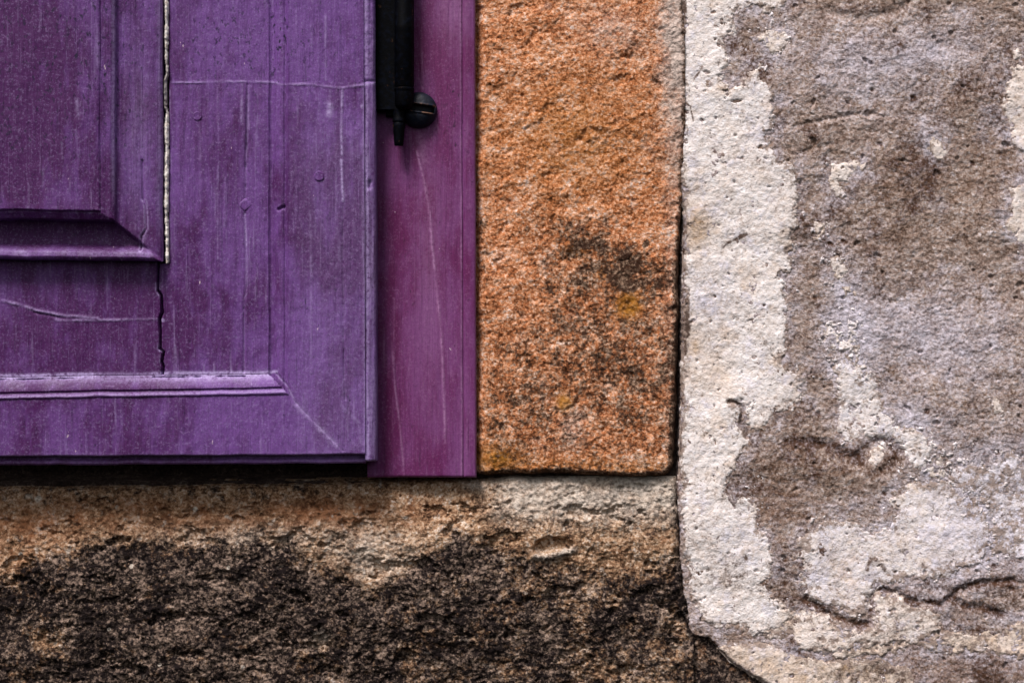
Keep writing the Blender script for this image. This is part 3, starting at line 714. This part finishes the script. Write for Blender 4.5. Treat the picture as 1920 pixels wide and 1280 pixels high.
worn_pale = g_ + 1.5 * np.exp(-((PY - 704) / 3.0) ** 2) * wornedge * (PX < 520) + .10 * sstep(520, 600, PX) * sstep(160, 300, PY)
worn_pale += .9 * sstep(.3, .7, blob(PX, PY, 302, 600, 5, 4)) + .8 * sstep(.3, .7, blob(PX, PY, 299, 659, 4, 3)) + .6 * sstep(.3, .7, blob(PX, PY, 679, 200, 3, 5))
worn_pale += .45 * np.exp(-((PX - 217) / 3.2) ** 2) * sstep(400, 330, PY) + .3 * np.exp(-((PX - 300) / 5) ** 2) * sstep(470, 380, PY) + .16 * blob(PX, PY, 260, 250, 24, 160)  # pale line and soft paling down the panel's right bevel
grime = .42 * sstep(340, 240, PY) * sstep(320, 240, PX) * .8 + .38 * blob(PX, PY, 420, 70, 90, 90) + .12 + .1 * np.exp(-((PX - 520) / 12) ** 2) * sstep(160, 60, PY) + .25 * blob(PX, PY, 560, 80, 60, 60)
def PM(extra_w=0, extra_r=0, extra_g=0):
    return masks(rich + extra_r, worn_pale + extra_w, grime + extra_g)

def part(name, H, keep, mat='shutter', mk=None, back=1.0, label=None, parent=None):
    return field(name, PX + WX, PY + WY, H + LIFT, keep, M[mat], parent or shutter, KS, back, PM() if mk is None else mk, label)

FIELD, BORDER = 8.5, 13.5
LIFT = 8.0            # the whole shutter stands this much further out than its profiles say
# inner raised panel and its stepped moulding; d counts inwards from the moulding's outer edge
dxr = (304 - PX) / 1.22; dyb = 486 - PY
d = np.minimum(dxr, dyb)
cd_ = (d[:-1, :-1] + d[1:, 1:]) / 2
rightside = (dxr < dyb)
prof_b = np.interp(d, [0, 2, 7, 15, 22, 30, 50, 70, 73.5, 75.5, 87, 90], [15.8, 17.0, 17.8, 17.2, 14.2, 11.0, 9.8, 9.6, 9.8, 20.6, 22.4, 22.5])
prof_r = np.interp(d, [0, 3, 8, 24, 28, 32, 60, 66, 70, 75, 88, 90], [12.4, 13.6, 14.4, 15.0, 14.9, 15.2, 17.2, 17.8, 20.4, 21.8, 22.3, 22.4])
mixr = sstep(-5, 5, dyb - dxr)
Hm_ = prof_b * (1 - mixr) + prof_r * mixr + grain * .7 + lump + h_
pcr = seg_dist(PX, PY, [(268, 300), (269, 372), (274, 380), (275, 425), (266, 440), (263, 466)])
Hm_ -= 1.0 * sstep(2.2, .8, pcr)
inside = (cx < 304) & (cy < 486)
mk = PM(.35 * np.exp(-(dyb - 14) ** 2 / 40) * (1 - mixr) * (.7 + fbm(PX, PY, 30, 3, .5, 617)) + .5 * np.exp(-((pcr - 3) / 1.4) ** 2) * (PY > 370))  # up-facing ridge paled as painted light; crack edges rubbed
mit = ((dxr < dyb)[:-1, :-1])
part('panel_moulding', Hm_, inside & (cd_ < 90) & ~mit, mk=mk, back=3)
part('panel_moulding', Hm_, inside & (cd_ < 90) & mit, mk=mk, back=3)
Hp = 24.0 + grain + lump + h_ - rnd(np.maximum(d - 90, 0), 4) * MM * 1.3 + .5 * fbm(PX, PY, 240, 2, .5, 619)
Hp -= .5 * mixr * sstep(110, 90, d)               # the right-hand side of the field is bevelled low
part('raised_panel', Hp, inside & (cd_ >= 90), back=5)

# floor of the open joint and the crumbling pale putty in it
part('joint_backing', 1.5 + 0 * PX, (cx > 285) & (cx < 330) & (cy < 720), 'back', back=0)
joint = (cx >= 304) & (cx < 314) & (cy < 489)
jl = fbm(PX * .5, PY, 26, 5, .68, 621)
lean = np.interp(PY, [-400, 90, 108, 135, 150, 200, 210, 230, 400, 430, 489], [309.6, 309.8, 309.5, 313, 307, 307, 311, 309.6, 310.2, 311.2, 310.6])
halfw = np.interp(PY, [-400, 0, 100, 120, 150, 200, 214, 235, 330, 345, 380, 400, 415, 430, 480, 489], [3.0, 2.6, 2.2, 1.0, 1.4, 2.0, .8, 3.2, 3.6, 2.6, 3.8, 1.6, 2.6, 2.0, 2.8, 1.0]) + .7 + 3.2 * jl
pd = halfw - np.abs(PX - lean)
Hj = 9.6 + 1.6 * np.sqrt(np.clip(pd / 3.5, 0, 1)) + .9 * fbm(PX, PY, 12, 4, .65, 623)
kj = joint & ((pd[:-1, :-1] + pd[1:, 1:]) / 2 > -.6)
part('joint_putty', Hj, kj, 'putty', mk=masks(.5 * sstep(100, 120, PY) * sstep(215, 200, PY) + .5 * sstep(.3, .6, fbm(PX, PY, 22, 3, .6, 625)) + .3 * sstep(410, 395, PY) * sstep(380, 395, PY)), back=2,
     label='cream line of old putty in the open joint')

# flat boards inside the moulding: rail below the panel, stile beside it (spliced at the scarf line)
sc_y = 154
base = FIELD + grain + lump + h_ + crk
rail_k = (cx < 298) & (cy >= 486) & (cy < 706)
part('rail', base - .4 * rnd(np.maximum(298 - PX, 0), 3) * MM, rail_k, mk=PM(.5 * np.exp(-((dA - 4) / 1.6) ** 2) * sstep(.1, .4, fbm(PX, PY, 26, 3, .5, 627))))
st_x0 = np.where(cy < 489, 314, 298)
stl = (cx >= st_x0) & (cx < 502) & (cy < 706)
Hs = base + .25 - rnd(np.maximum(PX - 314, 0), 3.5) * MM * (PY < 489)
part('stile', Hs - .5, stl & (cy < sc_y))
part('stile', Hs, stl & (cy >= sc_y), mk=PM(.55 * np.exp(-((PX - 315) / 1.8) ** 2) * (PY < 486) * sstep(-.1, .4, fbm(PX, PY, 40, 3, .5, 629))))

# bolection moulding: bevel, quirk and bead, mitred at the corner
dm_b = PY - 706.0; dm_r = PX - 500.0
dm = np.where((PX - 500) * 1.05 > (PY - 706), dm_r * 1.05, dm_b)
vert_side = ((cx - 500) * 1.05 > (cy - 706))
mb = np.interp(dm_b, [0, 1.5, 6, 14, 22, 28, 31, 34, 37, 40, 43], [7.2, 8.6, 9.0, 10.6, 12.0, 12.6, 11.6, 12.4, 13.9, 14.3, 13.7])
mr = np.interp(dm_r, [0, 6, 10, 16, 24, 30, 34, 38, 41], [8.7, 7.7, 7.9, 9.9, 11.2, 11.6, 10.8, 12.7, 13.6])
wornedge = np.interp(PX, [-400, 0, 88, 92, 100, 104, 172, 178, 280, 284, 450, 470, 520], [1, 1, 1, .2, .2, 1, 1, .25, .2, 1, 1, .6, .9])
mkb = PM(1.5 * np.exp(-((PY - 708) / 3.5) ** 2) * wornedge + .45 * np.exp(-((PY - 743) / 3) ** 2) + .55 * np.exp(-((PY - 714) / 6) ** 2) * (.5 + .5 * sstep(100, 420, PX)), .05)  # worn top edge; the up-facing bevel and bead carry painted light
gap = -1.0 * np.exp(-((PY - 711.5) / 1.5) ** 2) * (wornedge > .8) * sstep(-.3, .1, fbm(PX, PY * 0, 60, 3, .5, 631))
bolb = (cy >= 706) & (cy < 749) & ~vert_side & (cx < 541)
bolr = (cx >= 502) & (cx < 541) & (cy < 749) & vert_side
part('bolection_moulding', mb + .6 * lump + h_ + gap + .12 * fbm(PX, PY, 80, 3, .5, 633), bolb, mk=mkb)
nick = -1.6 * np.exp(-(seg_dist(PX, PY, [(522, 387), (528, 384), (533, 382)]) / 2.6) ** 2)
part('bolection_moulding', mr + lump + h_ + grain * .6 + nick - .4, bolr & (cy < sc_y), mk=PM(0, .1, .2))
part('bolection_moulding', mr + lump + h_ + grain * .6 + nick, bolr & (cy >= sc_y), mk=PM(0, .15, .05))

# outer border boards, mitred
BH = BORDER + grain * .7 + lump + h_
mitre2 = ((cx - 541) > (cy - 749))
low = (cy >= 749) & (cy < 857) & (cx < 683)
rgt = (cx >= 541) & (cx < 683) & (cy < 857)
mline = seg_dist(PX, PY, [(541, 749), (649, 857)])
BHm = BH - .25 * np.exp(-(mline / 1.6) ** 2)
wavy = 1.6 * fbm(PX, PY * 0, 90, 3, .5, 641)
part('border_board', BHm - rnd(np.maximum(857 - PY, 0), 4) * MM * 1.2, low & ~mitre2, mk=PM(.22 * np.exp(-((857 - PY) / 4) ** 2)))
part('border_board', BHm - .45, rgt & (cy < sc_y))
part('border_board', BHm - rnd(np.maximum(857 - PY, 0), 4) * MM * 1.2, rgt & (cy >= sc_y) & (mitre2 | (cy < 749)), mk=PM(.3 * np.exp(-((PX - 683) / 3) ** 2)))

# chamfered edge strip on the closing side and the lip under the border
es = (cx >= 683) & (cy < 869)
He = np.interp(PX, [683, 684.5, 690, 700, 703, 704], [13.0, 12.6, 12.5, 11.2, 10.2, 9.4]) + .35 * fbm(PX, PY, 26, 3, .55, 643, 3) + .5 * lump + .4 * np.where(PY > 154, fbm(PX, PY, 9, 2, .5, 645, 10), fbm(PX, PY, 16, 3, .6, 645)) 
He -= .7 * np.exp(-(seg_dist(PX, PY, [(683, 153), (704, 151)]) / 2.0) ** 2) + 1.2 * np.exp(-(seg_dist(PX, PY, [(693, 338), (692, 346)]) / 4) ** 2)
mke = PM(.16 + .3 * fbm(PX, PY, 30, 3, .5, 647, 5) + .4 * np.exp(-((PX - 688) / 3) ** 2), -.25)  # strip paler than the boards, most along its inner arris
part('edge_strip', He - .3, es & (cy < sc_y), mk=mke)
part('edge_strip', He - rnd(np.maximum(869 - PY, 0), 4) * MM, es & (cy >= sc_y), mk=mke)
lip = (cy >= 857) & (cx < 683)
Hl = np.interp(PY, [857, 862, 866, 870, 873], [8.6, 8.8, 10.4, 10.6, 9.6]) + .5 * lump + .3 * fbm(PX, PY * 0, 60, 3, .5, 649)
part('drip_lip', Hl, lip, mk=PM(.1, .3))

# wooden dowel heads standing a hair proud of the boards
def dowel(px, py, r, h0, sq=False):
    n, rings = 20, 5
    vs_, fs_ = [], []
    vs_.append((px, py, h0 + .1))
    for i in range(1, rings + 1):
        t = i / rings
        for j in range(n):
            a = 2 * math.pi * j / n
            rr_ = r * t * (1 + (.10 * math.cos(4 * a) if sq else .03 * math.sin(3 * a)))
            hh = h0 + (.12 if t < .65 else .05 if t < .9 else -.8)
            if t == .8 and not sq: hh = h0 + .3
            vs_.append((px + rr_ * math.cos(a), py + rr_ * math.sin(a), hh))
    for j in range(n): fs_.append((0, 1 + (j + 1) % n, 1 + j))
    for i in range(rings - 1):
        for j in range(n):
            a = 1 + i * n + j; b = 1 + i * n + (j + 1) % n
            fs_.append((a, b, b + n, a + n))
    A = np.array(vs_)
    mesh('dowel', to_xyz(A[:, 0], A[:, 1], A[:, 2], KS), fs_, M['shutter'], shutter)
dowel(457, 383, 12, LIFT + FIELD + .35, True)
dowel(598, 330, 11, LIFT + BORDER + .2)
dowel(367, 216, 10, LIFT + FIELD + .2)

# ================================================================== THE IRON FITTING
KI = 1 - .016 / D
hinge = empty('iron_hinge', 752, 270, 4, 'black iron rod hinge with slotted round bolt head on the purple frame', 'hinge')
def lathe(name, px, profile, h0, mat, parent, n=28, flat=1.0):
    """upright turned piece; profile = [(py, radius px)]"""
    vs_, fs_ = [], []
    for py, r in profile:
        for j in range(n):
            a = 2 * math.pi * j / n
            vs_.append((px + r * math.cos(a), py, h0 + r * MM * flat * math.sin(a)))
    for i in range(len(profile) - 1):
        for j in range(n):
            a = i * n + j; b = i * n + (j + 1) % n
            fs_.append((a, b, b + n, a + n))
    fs_.append(tuple(range(n - 1, -1, -1))); fs_.append(tuple((len(profile) - 1) * n + j for j in range(n)))
    A = np.array(vs_)
    o = mesh(name, to_xyz(A[:, 0], A[:, 1], A[:, 2], KI), [f[::-1] for f in fs_], mat, parent, True)
    o.data.set_sharp_from_angle(angle=R(40)) if hasattr(o.data, 'set_sharp_from_angle') else None
    return o
def block(name, x0, x1, y0, y1, ha, hb, mat, parent, bev=2.0):
    vs_, fs_ = [], []
    for (i, hh) in ((bev, hb), (0, hb - bev * MM), (0, ha)):
        vs_ += [(x0 + i, y0 + i, hh), (x1 - i, y0 + i, hh), (x1 - i, y1 - i, hh), (x0 + i, y1 - i, hh)]
    fs_.append((3, 2, 1, 0))
    for i in range(2):
        for j in range(4):
            a = i * 4 + j; b = i * 4 + (j + 1) % 4
            fs_.append((a, b, b + 4, a + 4))
    fs_.append((8, 9, 10, 11))
    A = np.array(vs_, float)
    return mesh(name, to_xyz(A[:, 0], A[:, 1], A[:, 2], KI), fs_, mat, parent, False)
block('gap_shade_plate', 703, 758, -380, 206, 4.0, 13.0, M['iron'], hinge)  # added black plate, painting in the shade of the gap beside the rod
lathe('rod', 757.5, [(-380, 18.5), (48, 18.5), (50, 19.0), (53, 18.6), (160, 18.5), (163, 17.2)], 13.0, M['iron'], hinge)
lathe('knuckle', 757.5, [(163.5, 17.5), (165, 19.2), (168, 19.2), (170, 18.2), (173, 18.2), (196, 17.6), (200, 16.0), (204, 12)], 13.0, M['iron'], hinge)
lathe('pin', 747, [(198, 9), (204, 11.5), (206, 11), (218, 10.6), (221, 11.8), (226, 12.0), (228, 10.2), (231, 11.6), (235, 11.6), (250, 10.2), (264, 9.2), (270, 8.8), (272, 7.6)], 11.0, M['iron'], hinge)
block('pin_bracket', 722, 757, 176, 216, 4.0, 9.0, M['iron'], hinge)

def bolt(px, py, r, h0, top):
    n, rings = 120, 44
    vs_ = [(px, py, 0)]
    for i in range(1, rings + 1):
        t = i / rings
        for j in range(n):
            a = 2 * math.pi * j / n
            vs_.append((px + r * t * math.cos(a), py + r * t * math.sin(a), t))
    A = np.array(vs_)
    t = np.hypot(A[:, 0] - px, A[:, 1] - py) / r
    h = h0 + (top - h0) * np.sqrt(np.clip(1 - t ** 2.6, 0, 1)) + .18 * fbm(A[:, 0], A[:, 1], 14, 3, .5, 701)
    u = (A[:, 0] - px) + .06 * (A[:, 1] - py); v = (A[:, 1] - py + 3) - .13 * (A[:, 0] - px)
    inslot = sstep(6.6, 5.2, np.abs(v)) * sstep(r - 4.5, r - 6.5, u)
    h -= 4.2 * inslot
    h += .5 * np.exp(-((np.abs(v) - 8.2) / 1.8) ** 2) * (u < r - 5)      # burred lips of the slot
    h = np.where(t > .995, h0 - 2, h)
    A[:, 2] = h
    fs_ = [(0, 1 + (j + 1) % n, 1 + j) for j in range(n)]
    for i in range(rings - 1):
        for j in range(n):
            a = 1 + i * n + j; b = 1 + i * n + (j + 1) % n
            fs_.append((a, b, b + n, a + n))
    o = mesh('bolt_head', to_xyz(A[:, 0], A[:, 1], A[:, 2], 1 - .008 / D), fs_, M['bolt'], hinge, True, 'round slotted bolt head')
    at = o.data.attributes.new('mask', 'FLOAT_COLOR', 'POINT')
    ru = np.exp(-((np.abs(v) - 7.2) / 1.8) ** 2) * (u < r - 3) * sstep(-.2, .5, fbm(A[:, 0], A[:, 1], 9, 3, .6, 705))
    at.data.foreach_set('color', masks(ru).astype(np.float32).ravel())
    return o
bolt(785, 206, 34.5, 4.5, 11.0)
